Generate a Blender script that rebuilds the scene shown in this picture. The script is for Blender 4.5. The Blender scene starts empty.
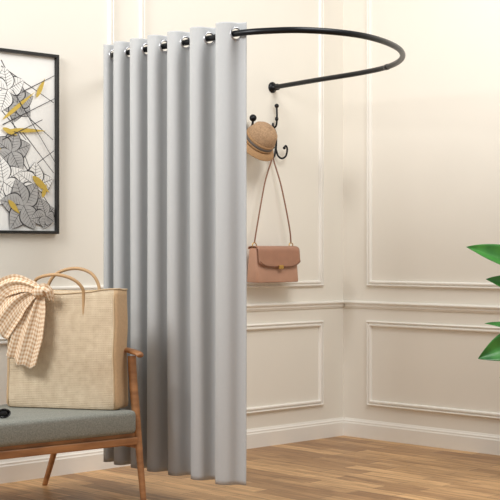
import bpy, bmesh, math, random
from mathutils import Vector, Matrix
random.seed(4)
S=bpy.context.scene
COL=S.collection
F=1386.0; EYE=1.2
UX,UY=0.7132,0.7011
CX,CY=-6.733,-5.988
def cw(X,D,z=0.0):
    return Vector((CX+X*UX+D*UY, CY-X*UY+D*UX, z))
def cam(px,py,D):
    return cw((px-250)/F*D, D, EYE+(250-py)/F*D)
def camz(px,py,z):
    D=(z-EYE)*F/(250-py)
    return cam(px,py,D)
YAW=-math.atan2(UY,UX)   # camera-frame X axis angle in room frame

# ---------------- materials
def lin(c):
    out=[]
    for v in c:
        v/=255.0
        out.append(v/12.92 if v<=0.04045 else ((v+0.055)/1.055)**2.4)
    return (*out,1)
def mat(name,rgb,rough=0.6,metal=0.0,noise=0.0,nscale=20,bump=0.0,bscale=200,sheen=0,rgb2=None,spec=None):
    m=bpy.data.materials.new(name); m.use_nodes=True
    nt=m.node_tree; b=nt.nodes['Principled BSDF']
    b.inputs['Roughness'].default_value=rough; b.inputs['Metallic'].default_value=metal
    if spec is not None: b.inputs['Specular IOR Level'].default_value=spec
    c=lin(rgb); c2=lin(rgb2) if rgb2 else (c[0]*(1-noise),c[1]*(1-noise),c[2]*(1-noise),1)
    tc=nt.nodes.new('ShaderNodeTexCoord')
    n=nt.nodes.new('ShaderNodeTexNoise'); n.inputs['Scale'].default_value=nscale; n.inputs['Detail'].default_value=4
    nt.links.new(tc.outputs['Object'],n.inputs['Vector'])
    r=nt.nodes.new('ShaderNodeValToRGB'); r.color_ramp.elements[0].position=.3; r.color_ramp.elements[1].position=.7
    r.color_ramp.elements[0].color=c2; r.color_ramp.elements[1].color=c
    nt.links.new(n.outputs['Fac'],r.inputs['Fac']); nt.links.new(r.outputs['Color'],b.inputs['Base Color'])
    if bump>0:
        n2=nt.nodes.new('ShaderNodeTexNoise'); n2.inputs['Scale'].default_value=bscale; n2.inputs['Detail'].default_value=3
        nt.links.new(tc.outputs['Object'],n2.inputs['Vector'])
        bp=nt.nodes.new('ShaderNodeBump'); bp.inputs['Strength'].default_value=bump; bp.inputs['Distance'].default_value=.002
        nt.links.new(n2.outputs['Fac'],bp.inputs['Height']); nt.links.new(bp.outputs['Normal'],b.inputs['Normal'])
    if sheen: b.inputs['Sheen Weight'].default_value=sheen
    return m
def wood(name,c1,c2,scale=(3,40,40),rough=.45):
    m=mat(name,c1,rough); nt=m.node_tree
    n=[x for x in nt.nodes if x.type=='TEX_NOISE'][0]
    tc=[x for x in nt.nodes if x.type=='TEX_COORD'][0]
    mp=nt.nodes.new('ShaderNodeMapping'); mp.inputs['Scale'].default_value=scale
    nt.links.new(tc.outputs['Object'],mp.inputs['Vector']); nt.links.new(mp.outputs['Vector'],n.inputs['Vector'])
    n.inputs['Scale'].default_value=1.0
    r=[x for x in nt.nodes if x.type=='VALTORGB'][0]
    r.color_ramp.elements[0].color=lin(c1); r.color_ramp.elements[1].color=lin(c2)
    return m
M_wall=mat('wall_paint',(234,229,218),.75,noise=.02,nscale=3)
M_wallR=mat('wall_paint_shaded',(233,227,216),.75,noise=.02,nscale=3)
M_trim=mat('trim_paint',(238,234,226),.45,noise=.01)
M_black=mat('matte_black_metal',(26,27,30),.35,.6,noise=.1)
M_curt=mat('curtain_fabric',(183,185,186),.85,noise=.02,nscale=60,bump=.15,bscale=900)
M_steel=mat('brushed_steel',(185,185,188),.3,.9)
M_frame=mat('black_frame',(25,24,24),.4)
M_paper=mat('print_paper',(240,239,235),.8,noise=.02)
M_pgrey=mat('print_grey',(184,183,181),.8,noise=.2,nscale=25)
M_pline=mat('print_dark',(56,54,56),.8)
M_gold=mat('print_ochre',(206,176,80),.8,noise=.15)
M_wood=wood('chair_wood',(128,84,50),(178,126,80),(6,6,30))
M_cush=mat('cushion_felt',(144,145,136),.95,rgb2=(114,115,108),nscale=160,bump=.6,bscale=400)
M_leather=mat('tan_leather',(188,144,120),.42,noise=.12,nscale=12,bump=.2,bscale=250)
M_leatherd=mat('brown_leather',(168,122,98),.42,noise=.12,bump=.2,bscale=250)
M_strapl=mat('dark_strap_leather',(132,90,68),.45,noise=.12)
M_brass=mat('brass',(205,165,95),.25,.9)
M_straw=mat('tan_straw',(176,138,98),.9,noise=.25,nscale=150,bump=.7,bscale=300)
M_straw2=mat('woven_brown_straw',(184,150,116),.9,noise=.4,nscale=110,bump=.9,bscale=260)
M_ribbon=mat('grey_ribbon',(98,90,84),.8)
M_handle=mat('tan_handle',(190,154,112),.6,noise=.15)
M_side=mat('tan_side_panel',(198,166,128),.85,noise=.12,nscale=80,bump=.4)
M_bind=mat('beige_binding',(196,172,138),.9,noise=.1)
M_leaf=mat('leaf_green',(78,150,66),.28,rgb2=(34,92,44),nscale=9)
M_stem=mat('stem_green',(80,110,55),.6)
M_pot=mat('white_ceramic',(225,222,216),.3)
M_soil=mat('soil',(60,44,34),.95,noise=.4,nscale=80)
M_lens=mat('dark_lens',(22,18,20),.1)
M_tote=mat('woven_tote',(220,203,176),.9,rgb2=(204,184,155),nscale=30)
nt=M_tote.node_tree; b=nt.nodes['Principled BSDF']; tc=[x for x in nt.nodes if x.type=='TEX_COORD'][0]
w1=nt.nodes.new('ShaderNodeTexWave'); w1.bands_direction='X'; w1.inputs['Scale'].default_value=38
w2=nt.nodes.new('ShaderNodeTexWave'); w2.bands_direction='Z'; w2.inputs['Scale'].default_value=38
mm=nt.nodes.new('ShaderNodeMath'); mm.operation='MULTIPLY'
for w in (w1,w2): nt.links.new(tc.outputs['Object'],w.inputs['Vector'])
nt.links.new(w1.outputs['Fac'],mm.inputs[0]); nt.links.new(w2.outputs['Fac'],mm.inputs[1])
bp=nt.nodes.new('ShaderNodeBump'); bp.inputs['Strength'].default_value=.7; bp.inputs['Distance'].default_value=.003
nt.links.new(mm.outputs[0],bp.inputs['Height']); nt.links.new(bp.outputs['Normal'],b.inputs['Normal'])
# plaid scarf
M_scarf=bpy.data.materials.new('plaid_scarf'); M_scarf.use_nodes=True
nt=M_scarf.node_tree; b=nt.nodes['Principled BSDF']; b.inputs['Roughness'].default_value=.9
uv=nt.nodes.new('ShaderNodeUVMap')
sep=nt.nodes.new('ShaderNodeSeparateXYZ'); nt.links.new(uv.outputs['UV'],sep.inputs[0])
def stripes(out):
    a=nt.nodes.new('ShaderNodeMath'); a.operation='MULTIPLY'; a.inputs[1].default_value=50; nt.links.new(out,a.inputs[0])
    f=nt.nodes.new('ShaderNodeMath'); f.operation='FRACT'; nt.links.new(a.outputs[0],f.inputs[0])
    g=nt.nodes.new('ShaderNodeMath'); g.operation='GREATER_THAN'; g.inputs[1].default_value=.5; nt.links.new(f.outputs[0],g.inputs[0])
    return g
g1=stripes(sep.outputs['X']); g2=stripes(sep.outputs['Y'])
ad=nt.nodes.new('ShaderNodeMath'); ad.operation='ADD'; nt.links.new(g1.outputs[0],ad.inputs[0]); nt.links.new(g2.outputs[0],ad.inputs[1])
hf=nt.nodes.new('ShaderNodeMath'); hf.operation='MULTIPLY'; hf.inputs[1].default_value=.5; nt.links.new(ad.outputs[0],hf.inputs[0])
rp=nt.nodes.new('ShaderNodeValToRGB'); rp.color_ramp.elements[0].color=lin((236,221,199)); rp.color_ramp.elements[1].color=lin((194,156,120))
e=rp.color_ramp.elements.new(.5); e.color=lin((220,194,164))
nt.links.new(hf.outputs[0],rp.inputs['Fac']); nt.links.new(rp.outputs['Color'],b.inputs['Base Color'])
# floor
M_floor=bpy.data.materials.new('oak_planks'); M_floor.use_nodes=True
nt=M_floor.node_tree; b=nt.nodes['Principled BSDF']; b.inputs['Roughness'].default_value=.42
tc=nt.nodes.new('ShaderNodeTexCoord'); mp=nt.nodes.new('ShaderNodeMapping'); mp.inputs['Rotation'].default_value=(0,0,math.radians(90))
br=nt.nodes.new('ShaderNodeTexBrick'); br.inputs['Scale'].default_value=1; br.inputs['Brick Width'].default_value=.55; br.inputs['Row Height'].default_value=.10
br.inputs['Mortar Size'].default_value=.002; br.offset=.37; br.inputs['Bias'].default_value=0
br.inputs['Color1'].default_value=lin((220,176,124)); br.inputs['Color2'].default_value=lin((162,120,78)); br.inputs['Mortar'].default_value=lin((102,70,44))
nt.links.new(tc.outputs['Object'],mp.inputs['Vector']); nt.links.new(mp.outputs['Vector'],br.inputs['Vector'])
mp2=nt.nodes.new('ShaderNodeMapping'); mp2.inputs['Scale'].default_value=(34,3,1); nt.links.new(tc.outputs['Object'],mp2.inputs['Vector'])
ns=nt.nodes.new('ShaderNodeTexNoise'); ns.inputs['Scale'].default_value=1; ns.inputs['Detail'].default_value=6; ns.inputs['Distortion'].default_value=1.2; nt.links.new(mp2.outputs['Vector'],ns.inputs['Vector'])
r2=nt.nodes.new('ShaderNodeValToRGB'); r2.color_ramp.elements[0].position=.35; r2.color_ramp.elements[1].position=.62
r2.color_ramp.elements[0].color=(.54,.49,.43,1); r2.color_ramp.elements[1].color=(1,1,1,1)
nt.links.new(ns.outputs['Fac'],r2.inputs['Fac'])
mx=nt.nodes.new('ShaderNodeMixRGB'); mx.blend_type='MULTIPLY'; mx.inputs['Fac'].default_value=.85
nt.links.new(br.outputs['Color'],mx.inputs['Color1']); nt.links.new(r2.outputs['Color'],mx.inputs['Color2'])
nt.links.new(mx.outputs['Color'],b.inputs['Base Color'])

# ---------------- helpers
def obj(name,verts,faces,mats,parent=None,smooth=True,fm=None,uvs=None):
    me=bpy.data.meshes.new(name); me.from_pydata([tuple(v) for v in verts],[],faces)
    if not isinstance(mats,(list,tuple)): mats=[mats]
    for m in mats: me.materials.append(m)
    if fm: 
        for p,i in zip(me.polygons,fm): p.material_index=i
    if smooth:
        for p in me.polygons: p.use_smooth=True
    if uvs:
        l=me.uv_layers.new(name='UVMap')
        for lp in me.loops: l.data[lp.index].uv=uvs[lp.vertex_index]
    me.validate(); me.update()
    if not uvs:
        bm=bmesh.new(); bm.from_mesh(me); bmesh.ops.recalc_face_normals(bm,faces=bm.faces); bm.to_mesh(me); bm.free()
    o=bpy.data.objects.new(name,me); COL.objects.link(o)
    if parent: o.parent=parent
    return o
def empty(name,M,label,cat,**k):
    o=bpy.data.objects.new(name,None); o.empty_display_size=.1; COL.objects.link(o); o.matrix_world=M
    o['label']=label; o['category']=cat
    for a,v in k.items(): o[a]=v
    return o
def TM(loc,ang=0): return Matrix.Translation(loc)@Matrix.Rotation(ang,4,'Z')
def catmull(P,n=10,closed=False):
    P=[Vector(p) for p in P]; out=[]
    for i in range(len(P)-1):
        p0=P[max(i-1,0)];p1=P[i];p2=P[i+1];p3=P[min(i+2,len(P)-1)]
        for k in range(n):
            t=k/n
            out.append(.5*((2*p1)+(-p0+p2)*t+(2*p0-5*p1+4*p2-p3)*t*t+(-p0+3*p1-3*p2+p3)*t**3))
    out.append(P[-1]); return out
def tube(P,r,seg=12,flat=None,cap=True):
    P=[Vector(p) for p in P]; n=len(P); V=[];Fc=[]
    T=[(P[min(i+1,n-1)]-P[max(i-1,0)]).normalized() for i in range(n)]
    up=Vector((0,0,1)) if abs(T[0].z)<.9 else Vector((0,1,0))
    N=(up-T[0]*up.dot(T[0])).normalized()
    for i in range(n):
        if i: N=(N-T[i]*N.dot(T[i])).normalized()
        B=T[i].cross(N); rr=r[i] if isinstance(r,(list,tuple)) else r
        ra,rb=(rr,rr) if not flat else (rr*flat[0],rr*flat[1])
        for k in range(seg):
            a=2*math.pi*k/seg; V.append(P[i]+N*math.cos(a)*ra+B*math.sin(a)*rb)
    for i in range(n-1):
        for k in range(seg):
            k2=(k+1)%seg; Fc.append((i*seg+k,i*seg+k2,(i+1)*seg+k2,(i+1)*seg+k))
    if cap: Fc.append(tuple(range(seg))[::-1]); Fc.append(tuple((n-1)*seg+k for k in range(seg)))
    return V,Fc
def sphere(c,r,n=12):
    V=[];Fc=[];c=Vector(c);rr=r if isinstance(r,(tuple,list)) else (r,r,r)
    for i in range(n+1):
        th=math.pi*i/n
        for k in range(2*n):
            a=math.pi*k/n; V.append(c+Vector((rr[0]*math.sin(th)*math.cos(a),rr[1]*math.sin(th)*math.sin(a),rr[2]*math.cos(th))))
    for i in range(n):
        for k in range(2*n):
            k2=(k+1)%(2*n); Fc.append((i*2*n+k,(i+1)*2*n+k,(i+1)*2*n+k2,i*2*n+k2))
    return V,Fc
def join(parts):
    V=[];Fc=[]
    for v,f in parts:
        o=len(V); V+=list(v); Fc+=[tuple(i+o for i in q) for q in f]
    return V,Fc
def lathe(prof,seg=40,M=Matrix.Identity(4)):
    V=[];Fc=[]
    for r,z in prof:
        for k in range(seg):
            a=2*math.pi*k/seg; V.append(M@Vector((r*math.cos(a),r*math.sin(a),z)))
    for i in range(len(prof)-1):
        for k in range(seg):
            k2=(k+1)%seg; Fc.append((i*seg+k,i*seg+k2,(i+1)*seg+k2,(i+1)*seg+k))
    return V,Fc
def box(a,b):
    x0,y0,z0=a;x1,y1,z1=b
    V=[(x0,y0,z0),(x1,y0,z0),(x1,y1,z0),(x0,y1,z0),(x0,y0,z1),(x1,y0,z1),(x1,y1,z1),(x0,y1,z1)]
    return V,[(0,3,2,1),(4,5,6,7),(0,1,5,4),(1,2,6,5),(2,3,7,6),(3,0,4,7)]
def bevel(o,w,s=3):
    m=o.modifiers.new('bevel','BEVEL'); m.width=w; m.segments=s; m.limit_method='ANGLE'; return o
def beam(p,q,w,d,parent,name,m,bev=.006):
    p=Vector(p);q=Vector(q);t=(q-p).normalized()
    ux=Vector((1,0,0)) if abs(t.x)<.8 else Vector((0,1,0))
    ux=(ux-t*ux.dot(t)).normalized(); uy=t.cross(ux)
    V=[]
    for c in (p,q):
        for a,bb in ((-1,-1),(1,-1),(1,1),(-1,1)): V.append(c+ux*a*w/2+uy*bb*d/2)
    o=obj(name,V,[(3,2,1,0),(4,5,6,7),(0,1,5,4),(1,2,6,5),(2,3,7,6),(3,0,4,7)],m,parent,smooth=False)
    return bevel(o,bev)
def struct(o): o['kind']='structure'; return o

# ---------------- room
H=3.3; LA=8.2
struct(obj('floor',*box((-LA,-7.5,-.1),(.12,.12,0)),M_floor,smooth=False))
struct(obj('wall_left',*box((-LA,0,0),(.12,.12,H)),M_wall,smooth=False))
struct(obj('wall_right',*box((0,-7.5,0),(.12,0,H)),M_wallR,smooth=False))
def strip(name,prof,side,start,end):
    V=[];n=len(prof)
    for s in (start,end):
        for out,z in prof:
            V.append((-s,-out,z) if side=='L' else (-out,-s,z))
    Fc=[(i,(i+1)%n,n+(i+1)%n,n+i) for i in range(n)]+[tuple(range(n)),tuple(range(n,2*n))[::-1]]
    return struct(obj(name,V,Fc,M_trim,smooth=False))
base=[(0,0),(.018,0),(.018,.085),(.014,.092),(.014,.1),(.008,.106),(.004,.116),(0,.116)]
strip('baseboard_left',base,'L',0,LA); strip('baseboard_right',base,'R',.018,7.5)
rail=[(0,.828),(.006,.828),(.010,.836),(.014,.84),(.014,.852),(.024,.858),(.026,.864),(.022,.872),(.0,.874)]
strip('trim_1',rail,'L',0,LA); strip('trim_2',rail,'R',.026,7.5)
mprof=[(0,0),(.0,.013),(.007,.019),(.012,.009),(.018,.008),(.024,.018),(.031,.017),(.036,.004),(.036,0)]
tn=3
def panel(side,s0,s1,z0,z1):
    global tn
    V=[];n=len(mprof)
    for (s,z,ds,dz) in ((s0,z0,1,1),(s1,z0,-1,1),(s1,z1,-1,-1),(s0,z1,1,-1)):
        for i,o in mprof:
            ss=s+ds*i; zz=z+dz*i
            V.append((-ss,-o,zz) if side=='L' else (-o,-ss,zz))
    Fc=[]
    for c in range(4):
        c2=(c+1)%4
        for i in range(n-1): Fc.append((c*n+i,c*n+i+1,c2*n+i+1,c2*n+i))
    struct(obj('trim_%d'%tn,V,Fc,M_trim,smooth=False)); tn+=1
for s0,s1 in ((.2,1.72),(1.91,3.6),(3.78,5.5)):
    panel('L',s0,s1,.97,3.1); panel('L',s0,s1,.21,.75)
for s0,s1 in ((.21,2.1),(2.3,4.2)):
    panel('R',s0,s1,.97,3.1); panel('R',s0,s1,.21,.75)

# ---------------- curtain rod
ZR=2.2
P0=camz(112,55.5,ZR); P1=camz(240,33,ZR)
d=(P1-P0).normalized(); Lc=(P1-P0).length
wl=Vector((-1.88,0,ZR))
pts=[wl+Vector((0,-.004,0)),wl+Vector((-.04,-.10,0)),P0+Vector((.06,.09,0))]+[P0+d*Lc*k/5 for k in range(0,6)]
pts+=[camz(x,y,ZR) for x,y in ((268,30.8),(300,30),(335,32),(365,36.2),(388,43),(401,51),(401,59.5),(387,67),(360,73),(320,79.5))]
endp=Vector((-.655,-.004,ZR)); pts.append(pts[-1].lerp(endp,.55)); pts.append(endp)
rodM=TM(endp)
rod=empty('curtain_rod',rodM,'matte black U-shaped curtain rod mounted on the cream wall','curtain rod')
inv=rodM.inverted()
RR=.0148
cl=catmull(pts,12)
V,Fc=tube(cl,RR,14); obj('rail_tube',[inv@v for v in V],Fc,M_black,rod)
for c in (pts[0],endp):
    RM=inv@Matrix.Translation((c.x,0,ZR))@Matrix.Rotation(math.radians(90),4,'X')
    V,Fc=lathe([(0,.0),(.034,0.0),(.034,.006),(.029,.011),(.020,.014),(.020,.05),(.017,.055),(0,.055)],28,RM)
    obj('wall_flange',V,Fc,M_black,rod)
for tgt in (camz(387,67,ZR),):
    i=min(range(len(cl)),key=lambda j:(cl[j]-tgt).length); t=(cl[i+1]-cl[i-1]).normalized()
    P=[cl[i]-t*.022,cl[i]-t*.019,cl[i],cl[i]+t*.019,cl[i]+t*.022]
    V,Fc=tube(P,[RR,RR*1.10,RR*1.11,RR*1.10,RR],16); obj('joint_collar',[inv@v for v in V],Fc,M_black,rod)

# ---------------- curtain
q=Vector((-d.y,d.x,0)); 
rt=cw(1,0)-cw(0,0); 
if q.dot(rt)<0: q=-q
gx=[118.5,134,151,169,190,213.5,240]
def s_of_px(px):
    lo,hi=-.3,Lc+.3
    for _ in range(50):
        m=(lo+hi)/2; p=P0+d*m; r=p-Vector((CX,CY,0))
        X=r.x*UX-r.y*UY; D=r.x*UY+r.y*UX
        if 250+F*X/D<px: lo=m
        else: hi=m
    return lo
gs=[s_of_px(x-4.5) for x in gx]
def s_phase(ph):
    i=int(max(0,min(5,math.floor(ph)))); t=ph-i
    return gs[i]+(gs[i+1]-gs[i])*t
bias=-.014; A=.052
def cpt(ph,z):
    h=(2.25-z)/2.15
    a=A*(1+.05*math.sin(ph*2.3+1)*h+.03*math.sin(z*2+ph*5)*h-.10*h)
    if ph<0.3: a*=.62+.38*max(0,(ph+.3)/.6)
    if ph>5.5: a*=1-.22*min(1,(ph-5.5)/.4)
    s=s_phase(ph)-.013*math.sin(4*math.pi*ph)+.003*h*math.sin(ph*4.1+z*1.5)
    p=bias*(1+.1*h)+a*math.sin(2*math.pi*ph)
    b=P0+d*s+q*p
    return Vector((b.x,b.y,z))
ZB,ZT=.115,2.252
ph0,ph1=-.22,6.25; NC=int((ph1-ph0)*46)
zs=[ZT-.006*k for k in range(0,20)]
zz=zs[-1]
while zz-.05>ZB: zz-=.05; zs.append(zz)
zs+= [ZB+.03,ZB+.012,ZB] if zs[-1]-ZB>.04 else [ZB]
hole=[]
def pz(ph):
    v=cpt(ph,ZR)-P0; return v.dot(q)
for i in range(7):
    for lo,hi in ((i-.2,i+.25),(i+.26,i+.74)):
        if hi>ph1+.01: continue
        if pz(lo)*pz(hi)>0: continue
        s0=pz(lo)
        for _ in range(40):
            m=(lo+hi)/2
            if pz(m)*s0>0: lo=m
            else: hi=m
        hole.append(lo)
cM=TM(Vector((P1.x,P1.y,ZB))); cinv=cM.inverted()
cur=empty('curtain',cM,'light grey floor-length grommet curtain hanging from the black rod','curtain')
V=[];Fc=[]
for z in zs:
    for j in range(NC+1): V.append(cpt(ph0+(ph1-ph0)*j/NC,z))
hc=[]
for h in hole:
    c=cpt(h,ZR); t=(cpt(h+.01,ZR)-cpt(h-.01,ZR)).normalized(); hc.append((c,t))
for i in range(len(zs)-1):
    for j in range(NC):
        idx=(i*(NC+1)+j,i*(NC+1)+j+1,(i+1)*(NC+1)+j+1,(i+1)*(NC+1)+j)
        m=(V[idx[0]]+V[idx[1]]+V[idx[2]]+V[idx[3]])/4
        if any((m-c).length<.026 for c,t in hc): continue
        Fc.append(idx)
co=obj('cloth',[cinv@v for v in V],Fc,M_curt,cur)
sm=co.modifiers.new('thick','SOLIDIFY'); sm.thickness=.002; sm.offset=0
for c,t in hc:
    n=Vector((-t.y,t.x,0)); M=Matrix(((t.x,0,n.x,c.x),(t.y,0,n.y,c.y),(0,1,0,c.z),(0,0,0,1)))
    ring=[(.0235,-.003),(.0255,-.006),(.029,-.006),(.032,-.003),(.032,.003),(.029,.006),(.0255,.006),(.0235,.003),(.0235,-.003)]
    V,Fc=lathe(ring,28,cinv@M); obj('grommet',V,Fc,M_steel,cur)

# ---------------- picture
xr=-2.295; W=.66; z0,z1=1.285,2.236
pM=TM(Vector((xr-W/2,0,z0)))
pic=empty('framed_picture',pM,'black-framed abstract botanical print with grey and ochre leaves','picture')
fw=.016; hW=W/2; Hh=z1-z0
fr=[box((-hW,-.03,0),(-hW+fw,0,Hh)),box((hW-fw,-.03,0),(hW,0,Hh)),box((-hW+fw,-.03,0),(hW-fw,0,fw)),box((-hW+fw,-.03,Hh-fw),(hW-fw,0,Hh))]
bevel(obj('frame',*join(fr),M_frame,pic,smooth=False),.002,2)
V=[];Fc=[];FM=[]
def poly(pts,m,lay):
    o=len(V); V.extend([(x,-.008-.00012*lay,z) for x,z in pts]); Fc.append(tuple(range(o,o+len(pts)))); FM.append(m)
poly([(-hW+fw,fw),(hW-fw,fw),(hW-fw,Hh-fw),(-hW+fw,Hh-fw)],0,0)
lay=[1]
def inb(p): return -hW+.02<p.x<hW-.02 and .02<p.y<Hh-.02
def line(a,b,w,m=2,l=None):
    a=Vector(a);b=Vector(b);t=(b-a).normalized();n=Vector((-t.y,t.x))*w/2
    while not inb(b) and (b-a).length>.01: b=b-t*.005
    if not inb(a): return
    poly([a+n,b+n*.6,b-n*.6,a-n],m,l or lay[0]+1)
def petal(c,ang,L,w,m,veins=True):
    c=Vector(c);t=Vector((math.cos(ang),math.sin(ang)));n=Vector((-t.y,t.x))
    while not inb(c+t*L) and L>.02: L-=.01
    if L<.03 or not inb(c): return
    N=14
    def outline(k):
        o=[]
        for sg,rg in ((1,range(N+1)),(-1,range(N-1,0,-1))):
            for i in rg:
                s=i/N; pnt=c+t*L*s+n*sg*w*k*math.sin(math.pi*s**.75)
                pnt.x=min(pnt.x,hW-.018); pnt.y=max(pnt.y,.018); o.append(pnt)
        return o
    lay[0]+=1; poly(outline(1.10),2 if veins else 3,lay[0]); lay[0]+=1; poly(outline(.96),m,lay[0])
    if veins:
        line(c,c+t*L*.95,.0035,2,lay[0]+1)
        for s in (.16,.28,.4,.52,.64,.76):
            for sg in (-1,1): line(c+t*L*s,c+t*L*(s+.11)+n*sg*w*.8*math.sin(math.pi*(s+.08)),.002,2,lay[0]+1)
def pp(px,py):
    t=(px-250)/F; a=(.603-8.99*t)/(UX-UY*t); D=8.99-UY*a
    return Vector((-a-(xr-W/2), EYE+(250-py)/F*D-z0))
for a,b_ in (((0,66),(54,104)),((0,110),(25,140)),((0,190),(54,150)),((14,150),(54,215)),((30,120),(52,140)),((2,96),(40,200)),((0,60),(30,120)),((20,130),(54,175))):
    line(pp(*a),pp(*b_),.0055,2,lay[0]+2)
for c,m,L,w,angs in (((16,102),1,.11,.045,(150,200,260,320,20,85)),((6,90),0,.12,.05,(30,100,170,250)),((10,152),1,.13,.05,(20,80,150,215,300)),((2,182),0,.14,.055,(30,100,250,330)),((34,186),0,.13,.05,(20,90,150,215)),((22,206),1,.15,.055,(0,55,110,170,235,300)),((44,216),1,.10,.04,(40,110,190,260,330)),((-40,120),1,.12,.04,(0,60,120,180,240,300)),((-50,200),1,.12,.04,(20,80,140,200,260)),((-30,75),1,.1,.04,(0,90,180,250))):
    for an in angs: petal(pp(*c),math.radians(an),L,w,m)
for c,an,L,w in (((0,120),38,.26,.010),((34,98),62,.12,.012),((6,130),2,.24,.010),((0,128),-20,.10,.012),((30,176),-38,.14,.018),((40,198),70,.08,.012),((6,200),-45,.10,.014),((-20,160),30,.13,.02)):
    petal(pp(*c),math.radians(an),L,w,3,False)
for a,b_ in (((20,92),(52,76)),((0,140),(40,120)),((10,90),(54,165)),((0,125),(54,98))):
    line(pp(*a),pp(*b_),.0055,2,lay[0]+2)
obj('print',V,Fc,[M_paper,M_pgrey,M_pline,M_gold],pic,smooth=False,fm=FM)

# ---------------- coat hooks
def hook(x,z,label,full=True,sc=1.0):
    M=TM(Vector((x,0,z))); e=empty('coat_hook',M,label,'hook',group='coat hooks on the wall')
    V,Fc=lathe([(0,0),(.014,0),(.014,.004),(.010,.008),(0,.009)],20,Matrix.Rotation(math.radians(90),4,'X')@Matrix.Diagonal((1,4.6,1,1)))
    obj('backplate',V,Fc,M_black,e)
    ps=[]
    if not full:
        ps+=[tube(catmull([(0,-.006,.02),(0,-.04,.025),(0,-.06,.05),(0,-.064,.075)],6),.0072,10),sphere((0,-.065,.088),.022,10)]
    else:
        ps+=[tube(catmull([(0,-.006,.03),(0,-.03,.045),(0,-.036,.09),(0,-.034,.155)],6),.0060,10),sphere((0,-.034,.165),.014,8),sphere((0,-.034,.085),(.011,.011,.015),8)]
        ps+=[tube(catmull([(0,-.006,.03),(0,-.026,.0),(0,-.03,-.05),(0,-.026,-.12)],6),.0062,10)]
        for sg in (-1,1):
            lo=catmull([(0,-.026,-.095),(sg*.014,-.030,-.138),(sg*.040,-.038,-.156),(sg*.068,-.046,-.140),(sg*.076,-.050,-.10),(sg*.064,-.052,-.078),(sg*.05,-.052,-.086)],8)
            ps+= [tube(lo,.0060,10),sphere((sg*.048,-.052,-.092),.0095,8)]
    obj('hook_arm',*join(ps),M_black,e)
    return e
hx=-.650
hook(hx,1.92,'black wrought metal hook holding the brown handbag')
hook(-.885,1.905,'small black ball peg holding the tan hat',False)

# ---------------- hat
hM=Matrix.Translation((-.905,-.125,1.842))@Matrix.Rotation(math.radians(48),4,'X')
hat=empty('hat',hM,'tan woven straw hat with grey striped band hanging on the peg','hat')
V,Fc=lathe([(0.0,.125),(.03,.124),(.058,.116),(.078,.098),(.090,.06),(.096,.0)],40); o=obj('crown',V,Fc,M_straw2,hat)
s=o.modifiers.new('t','SOLIDIFY'); s.thickness=.003
V,Fc=lathe([(.096,0),(.107,-.006),(.120,-.014),(.129,-.025),(.131,-.028),(.127,-.028)],40)
o=obj('brim',V,Fc,M_straw,hat); s=o.modifiers.new('t','SOLIDIFY'); s.thickness=.003
for za,zb,m,nm in ((.002,.014,M_straw,'hat_band'),(.014,.030,M_ribbon,'ribbon'),(.030,.044,M_straw,'hat_band')):
    f=lambda z: .0972-.005*z/.06
    V,Fc=lathe([(f(za)-.002,za),(f(za)+.002,za),(f(zb)+.002,zb),(f(zb)-.002,zb)],40); obj(nm,V,Fc,m,hat)

# ---------------- handbag
bx=-.735
bM=TM(Vector((bx,-.085,1.005)))
hb=empty('handbag',bM,'pinkish tan leather flap handbag hanging by its strap from the hook','handbag')
def rbox(w0,w1,h,dp0,dp1,n=10,e=9,seg=64):
    V=[];Fc=[]
    lv=[(0,.94),(.01,.98),(.03,1),(.5,1.0),(.9,1),(.97,.99),(1,.95)]
    for t,k in lv:
        w=(w0+(w1-w0)*t)/2*k; dd=(dp0+(dp1-dp0)*t)/2*k
        for i in range(seg):
            a=2*math.pi*i/seg; c,s=math.cos(a),math.sin(a)
            V.append((math.copysign(abs(c)**(2/e),c)*w,math.copysign(abs(s)**(2/e),s)*dd,t*h))
    for j in range(len(lv)-1):
        for i in range(seg): Fc.append((j*seg+i,j*seg+(i+1)%seg,(j+1)*seg+(i+1)%seg,(j+1)*seg+i))
    Fc.append(tuple(range(seg))[::-1]); Fc.append(tuple((len(lv)-1)*seg+i for i in range(seg)))
    return V,Fc
obj('body',*rbox(.36,.35,.21,.11,.07),M_leather,hb)
V=[];Fc=[];nu=24;path=[(.036,.20),(.03,.216),(.0,.220),(-.035,.216),(-.052,.20),(-.056,.17),(-.0585,.13),(-.061,.105),(-.062,.09)]
pr=catmull([(0,y,z) for y,z in path],4); n=len(pr)
edge=[]
for j,p in enumerate(pr):
    t=j/(n-1); w=.178
    for i in range(nu+1):
        u=-1+2*i/nu
        zz=p.z; 
        if t>.55: zz=p.z+ (t-.55)/.45*.032*abs(u)**5
        V.append((u*w,p.y,zz))
        if j==n-1: edge.append(Vector((u*w*.97,p.y-.004,zz+.006)))
for j in range(n-1):
    for i in range(nu): Fc.append((j*(nu+1)+i,j*(nu+1)+i+1,(j+1)*(nu+1)+i+1,(j+1)*(nu+1)+i))
o=obj('flap',V,Fc,M_leatherd,hb); s=o.modifiers.new('t','SOLIDIFY'); s.thickness=.004
obj('stitching',*tube(edge,.0022,6),M_strapl,hb)
o=obj('clasp',*box((-.020,-.075,.080),(.020,-.064,.104)),M_brass,hb,smooth=False); bevel(o,.004)
for sg in (-1,1):
    c=Vector((sg*.158,0,.222)); P=[c+Vector((.017*math.cos(a),0,.017*math.sin(a))) for a in [2*math.pi*k/20 for k in range(21)]]
    obj('ring',*tube(P,.003,8),M_brass,hb)
hl=Vector((hx-bx-.040,.085-.038,1.92-.156+.013-1.005))
st=catmull([(-.158,0,.238),(-.135,.0,.34),(-.05,.02,.60),(hl.x-.014,hl.y,hl.z-.04),(hl.x,hl.y,hl.z),(hl.x+.014,hl.y,hl.z-.04),(.095,.02,.58),(.143,0,.34),(.158,0,.238)],10)
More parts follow.
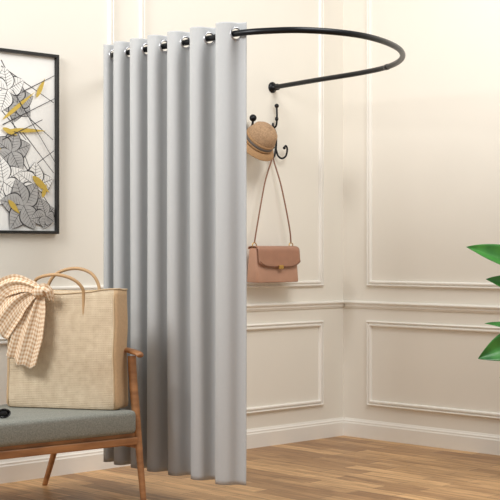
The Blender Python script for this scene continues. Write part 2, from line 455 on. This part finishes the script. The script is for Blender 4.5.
obj('shoulder_strap',*tube(st,.0056,10,flat=(.5,1)),M_strapl,hb)

# ---------------- bench
FX=cw((138-250)/F*6.42,6.42)
bang=math.radians(40)+YAW
cm=TM(Vector((FX.x,FX.y,0)),bang)
ch=empty('armchair',cm,'wooden lounge seat with grey felt cushion against the wall','chair')
WB=1.15; DB=.66
o=obj('seat_cushion',*box((-WB,-.005,.350),(-.006,DB-.03,.458)),M_cush,ch,smooth=True); bevel(o,.022,4)
obj('seat_slab',*box((-WB-.005,.02,.334),(.001,DB-.02,.351)),M_wood,ch,smooth=False)
for x in (.014,-WB-.022):
    V,Fc=tube(catmull([(x,-.03,0),(x,.0,.2),(x,.03,.4),(x,.06,.6),(x,.07,.705)],6),[.013+.007*min(1,i/14) for i in range(25)],12); obj('front_leg',V,Fc,M_wood,ch)
    V,Fc=tube(catmull([(x,.84,0),(x,.74,.2),(x,.67,.4),(x,.63,.6),(x,.62,.72)],6),[.013+.007*min(1,i/14) for i in range(25)],12); obj('back_leg',V,Fc,M_wood,ch)
    P=catmull([(x,.0,.708),(x,.035,.722),(x,.2,.736),(x,.45,.735),(x,.66,.72)],8)
    V,Fc=tube(P,[.014+.010*math.sin(math.pi*min(1,(i+4)/30)) for i in range(len(P))],14,flat=(.5,1)); obj('armrest',V,Fc,M_wood,ch)
    beam((x,.01,.298),(x,.69,.285),.028,.038,ch,'side_rail',M_wood)
beam((-WB-.03,.02,.315),(.024,.02,.315),.03,.036,ch,'front_rail',M_wood)
beam((-WB-.03,.68,.31),(.024,.68,.31),.03,.034,ch,'back_rail',M_wood)

# ---------------- tote bag
qf=cm@Vector((-.095,.032,.4605))
tang=math.radians(-16)+YAW
tM=TM(qf,tang)
tote=empty('tote_bag',tM,'large beige woven tote bag standing on the grey seat','bag')
TW=.565; TD=.16; TH=.55
V=[];Fc=[];FM=[];seg=160
lv=[(0,.95),(.01,.98),(.03,1)]+[(.03+.97*i/20,1) for i in range(1,21)]
def fy(x,t):
    return .010*math.sin(t*5+x*9)*t+.006*math.sin(x*17+2)*t*t+.003*math.sin(t*9+x*5)+.002*math.sin(t*17-x*14)
for t,k in lv:
    for i in range(seg):
        a=2*math.pi*i/seg; c,s=math.cos(a),math.sin(a); e=11
        w=TW/2*k*(1-.02*t+.010*math.sin(t*3)+.005*math.sin(t*11)); dd=TD/2*k*(1+.05*math.sin(math.pi*t)-.08*t)
        x=math.copysign(abs(c)**(2/e),c)*w; y=math.copysign(abs(s)**(2/e),s)*dd
        x-= .010*math.sin(math.pi*t)*max(0,1-abs(y)/dd)*(1 if x>0 else -1)
        y+=fy(x,t)
        z=t*TH
        if t>.5: z-= (t-.5)/.5*(.016*math.cos(x*8)+.004*math.sin(x*23))*(1 if y<0 else .4)
        V.append((x-TW/2,y+TD/2,z))
for j in range(len(lv)-1):
    for i in range(seg):
        Fc.append((j*seg+i,j*seg+(i+1)%seg,(j+1)*seg+(i+1)%seg,(j+1)*seg+i))
        am=2*math.pi*(i+.5)/seg; FM.append(1 if abs(math.cos(am))>abs(math.sin(am)) else 0)
Fc.append(tuple(range(seg))[::-1]); FM.append(0)
rim=[Vector(v) for v in V[-seg:]]
for k0 in (seg//8*7,seg//8*5):
    P=[Vector(V[j*seg+k0]) for j in range(2,len(lv)-1)]
    obj('seam',*tube(P,.0032,6),M_bind,tote)
o=obj('body',V,Fc,[M_tote,M_side],tote,fm=FM); s=o.modifiers.new('t','SOLIDIFY'); s.thickness=.006; s.offset=-1
obj('rim_binding',*tube(rim+[rim[0]],.0035,8,cap=False),M_bind,tote)
c=-TW/2-.01
obj('handle',*tube(catmull([(c-.13,.004,.42),(c-.13,.004,.52),(c-.125,-.004,.575),(c-.09,-.02,.61),(c+.0,-.03,.625),(c+.08,-.022,.605),(c+.12,-.004,.565),(c+.125,.004,.52),(c+.125,.004,.42)],8),.0078,12),M_handle,tote)
obj('handle',*tube(catmull([(c-.12,.14,.44),(c-.12,.142,.52),(c-.115,.15,.58),(c-.07,.15,.63),(c+.02,.15,.652),(c+.10,.15,.63),(c+.14,.148,.575),(c+.145,.14,.52),(c+.145,.138,.44)],8),.0078,12),M_handle,tote)

# ---------------- scarf
sM=tM@Matrix.Translation((-.365,-.030,.548))
sc=empty('scarf',sM,'rust and cream plaid scarf knotted around the tote handle','scarf')
def cloth(ctr,wid,name,folds=2.0,amp=.008,ph=0.,yo=0.,nu=56):
    C=catmull(ctr,9); n=len(C); V=[];UVs=[];Fc=[];L=0
    for j,p in enumerate(C):
        t=j/(n-1); k=t*(len(wid)-1); i0=min(int(k),len(wid)-2); w=wid[i0]+(wid[i0+1]-wid[i0])*(k-i0)
        T=(C[min(j+1,n-1)]-C[max(j-1,0)]).normalized(); Nn=Vector((0,1,0)).cross(T).normalized()
        if j: L+=(p-C[j-1]).length
        for i in range(nu+1):
            u=-1+2*i/nu
            f=math.sin(u*math.pi*folds+ph+t*.8)+.45*math.sin(u*math.pi*folds*1.9+2*ph-t*2)
            g=(.5+.5*min(1,t*1.6))
            V.append(p+Nn*u*w/2+Vector((0,-amp*(1.45+f)*g+yo,0))+T*(.014*t*math.cos(u*2.2+ph)+.006*t*math.sin(u*9+ph)))
            UVs.append((u*max(wid)*.8,L))
    for j in range(n-1):
        for i in range(nu): Fc.append((j*(nu+1)+i,j*(nu+1)+i+1,(j+1)*(nu+1)+i+1,(j+1)*(nu+1)+i))
    o=obj(name,V,Fc,M_scarf,sc,uvs=UVs); s=o.modifiers.new('t','SOLIDIFY'); s.thickness=.002
    return o
cloth([(0,-.010,.0),(-.02,-.012,-.08),(-.055,-.012,-.2),(-.095,-.010,-.335)],[.04,.11,.16,.16],'scarf_tail',1.9,.008,.4)
cloth([(0,-.022,.01),(-.06,-.024,.0),(-.14,-.022,-.05),(-.23,-.016,-.16)],[.05,.12,.18,.19],'scarf_tail',1.9,.008,1.8)
cloth([(.01,-.03,.0),(-.05,-.036,.028),(-.12,-.03,.034),(-.20,-.01,.008),(-.26,.0,-.03)],[.04,.06,.09,.09,.08],'scarf_loop',1.5,.007,.2)
cloth([(0,-.03,.0),(.026,-.036,.010),(.046,-.03,-.002),(.05,-.01,-.035)],[.04,.055,.055,.045],'scarf_loop',1.2,.005,1)
V,Fc=sphere((0,-.03,0),(.032,.022,.028),14)
V=[v+(v-Vector((0,-.03,0)))*.12*math.sin(v.x*120+v.z*90) for v in V]
obj('scarf_knot',V,Fc,M_scarf,sc,uvs=[(v[0]*1.2,v[2]*1.2) for v in V])

# ---------------- sunglasses on the cushion
gl=cm@Vector((-.672,.13,.4585)); gM=TM(gl,YAW+math.radians(25))
sg_=empty('sunglasses',gM,'dark sunglasses lying folded on the grey seat cushion','sunglasses')
for s in (-1,1):
    P=[Vector((s*.036+.028*math.cos(a),.0,.022+.018*math.sin(a))) for a in [2*math.pi*k/28 for k in range(29)]]
    obj('rim',*tube(P,.004,8),M_lens,sg_)
    V,Fc=lathe([(0,.001),(.027,0.0),(.027,-.001),(0,-.002)],28,Matrix.Translation((s*.036,0,.022))@Matrix.Rotation(math.radians(90),4,'X')@Matrix.Diagonal((1,.65,1,1)))
    obj('lens',V,Fc,M_lens,sg_)
    obj('temple',*tube(catmull([(s*.064,0,.028),(s*.066,.01,.026),(s*.062,.03,.018),(-s*.02,.034+.006*s,.008)],6),.0035,8),M_lens,sg_)
obj('bridge',*tube(catmull([(-.01,0,.026),(0,-.002,.03),(.01,0,.026)],5),.0035,8),M_lens,sg_)

# ---------------- plant
pc=cam(552,250,7.2); pM=TM(Vector((pc.x,pc.y,0)),YAW)
pl=empty('potted_plant',pM,'leafy green houseplant in a white ceramic pot','plant')
obj('pot',*lathe([(0,0),(.1,0),(.115,.02),(.14,.26),(.145,.28),(.132,.28),(.125,.25),(0,.25)],40),M_pot,pl)
obj('soil',*lathe([(0,.262),(.06,.264),(.124,.256)],32),M_soil,pl)
sx=192.5
stems=[[(0,0,.25),(.01,0,.6),(-.01,.01,.95),(.0,.0,1.3)],[(.02,.02,.25),(.06,.03,.5),(.09,.03,.8),(.1,.03,1.1)],[(-.02,-.01,.25),(-.04,-.02,.4),(-.05,-.02,.6)]]
for p in stems: obj('stem',*tube(catmull(p,8),.009,8),M_stem,pl)
def leaf(base,tip,w,droop=.05,roll=0):
    b=Vector(base);t=Vector(tip); ax=(t-b); Ln=ax.length; T=ax.normalized()
    side=T.cross(Vector((0,0,1))).normalized(); nn=side.cross(T).normalized()
    side=(side*math.cos(roll)+nn*math.sin(roll)); nn=side.cross(T).normalized()
    V=[];Fc=[];N=28;K=10
    for i in range(N+1):
        s=i/N; ws=w*math.sin(math.pi*min(1,max(0,(s-.2)/.8))**.8)**.85 if s>.2 else 0
        ws=max(ws,.004 if s<.95 else 0.0005)
        c=b+T*Ln*s+Vector((0,0,droop*math.sin(math.pi*s)))
        for k in range(K+1):
            u=-1+2*k/K; V.append(c+side*u*ws*.5+nn*(abs(u)**1.3*ws*.30+.0015*math.sin(s*22)*abs(u)))
    for i in range(N):
        for k in range(K): Fc.append((i*(K+1)+k,i*(K+1)+k+1,(i+1)*(K+1)+k+1,(i+1)*(K+1)+k))
    o=obj('leaf',V,Fc,M_leaf,pl); m=o.modifiers.new('t','SOLIDIFY'); m.thickness=.0015
def lp(px,py,dy=0): 
    return ((px-552)/sx, dy, EYE+(250-py)/sx)
leaf(lp(552,285),lp(463,247,-.1),.125,.02,1.15)
leaf(lp(552,303),lp(484,279,-.05),.11,.01,1.05)
leaf(lp(552,345),lp(483,323,-.05),.06,.02,.7)
leaf(lp(545,345),lp(474,357,-.12),.16,.03,1.25)
leaf(lp(545,380),lp(496,376,-.1),.08,.03,1.1)
for an,z,tz,L in ((20,1.25,1.4,.35),(-40,1.1,1.2,.35),(80,1.2,1.45,.3),(0,.9,.95,.35),(60,.8,.9,.3),(-70,1.0,1.0,.3),(100,.7,.8,.3),(-30,.6,.62,.3),(75,1.3,1.6,.12)):
    a=math.radians(an); leaf((0.02,0,z),(max(-.2,L*math.cos(a)),L*math.sin(a),tz),.1,.04,.3)

# ---------------- lights & world
w=bpy.data.worlds.new('world'); S.world=w; w.use_nodes=True
bg=w.node_tree.nodes['Background']; bg.inputs[0].default_value=(1,.997,.99,1); bg.inputs[1].default_value=.48
def area(name,loc,tgt,size,en,colr=(1,1,1)):
    l=bpy.data.lights.new(name,'AREA'); l.shape='RECTANGLE'; l.size=size[0]; l.size_y=size[1]; l.energy=en; l.color=colr
    o=bpy.data.objects.new(name,l); COL.objects.link(o); o.location=loc
    o.rotation_euler=(Vector(tgt)-Vector(loc)).to_track_quat('-Z','Y').to_euler(); return o
area('added_key_light',cw(-2.5,4.7,3.1),cw(.0,7.8,1.6),(1.1,1.1),98,(1,.99,.975))  # added area light, no window there; its falloff grades the curtain downwards
area('added_overhead_fill',cw(1.2,5.8,3.9),cw(.7,8.2,.9),(1.6,1.6),80,(1,.99,.97))  # added overhead fill to brighten the corner

cd=bpy.data.cameras.new('camera'); co=bpy.data.objects.new('camera',cd); COL.objects.link(co)
cd.lens=36*F/500; cd.sensor_width=36; cd.clip_end=100
co.location=(CX,CY,EYE); co.rotation_euler=(math.radians(90),0,YAW)
S.camera=co
S.view_settings.view_transform='Standard'
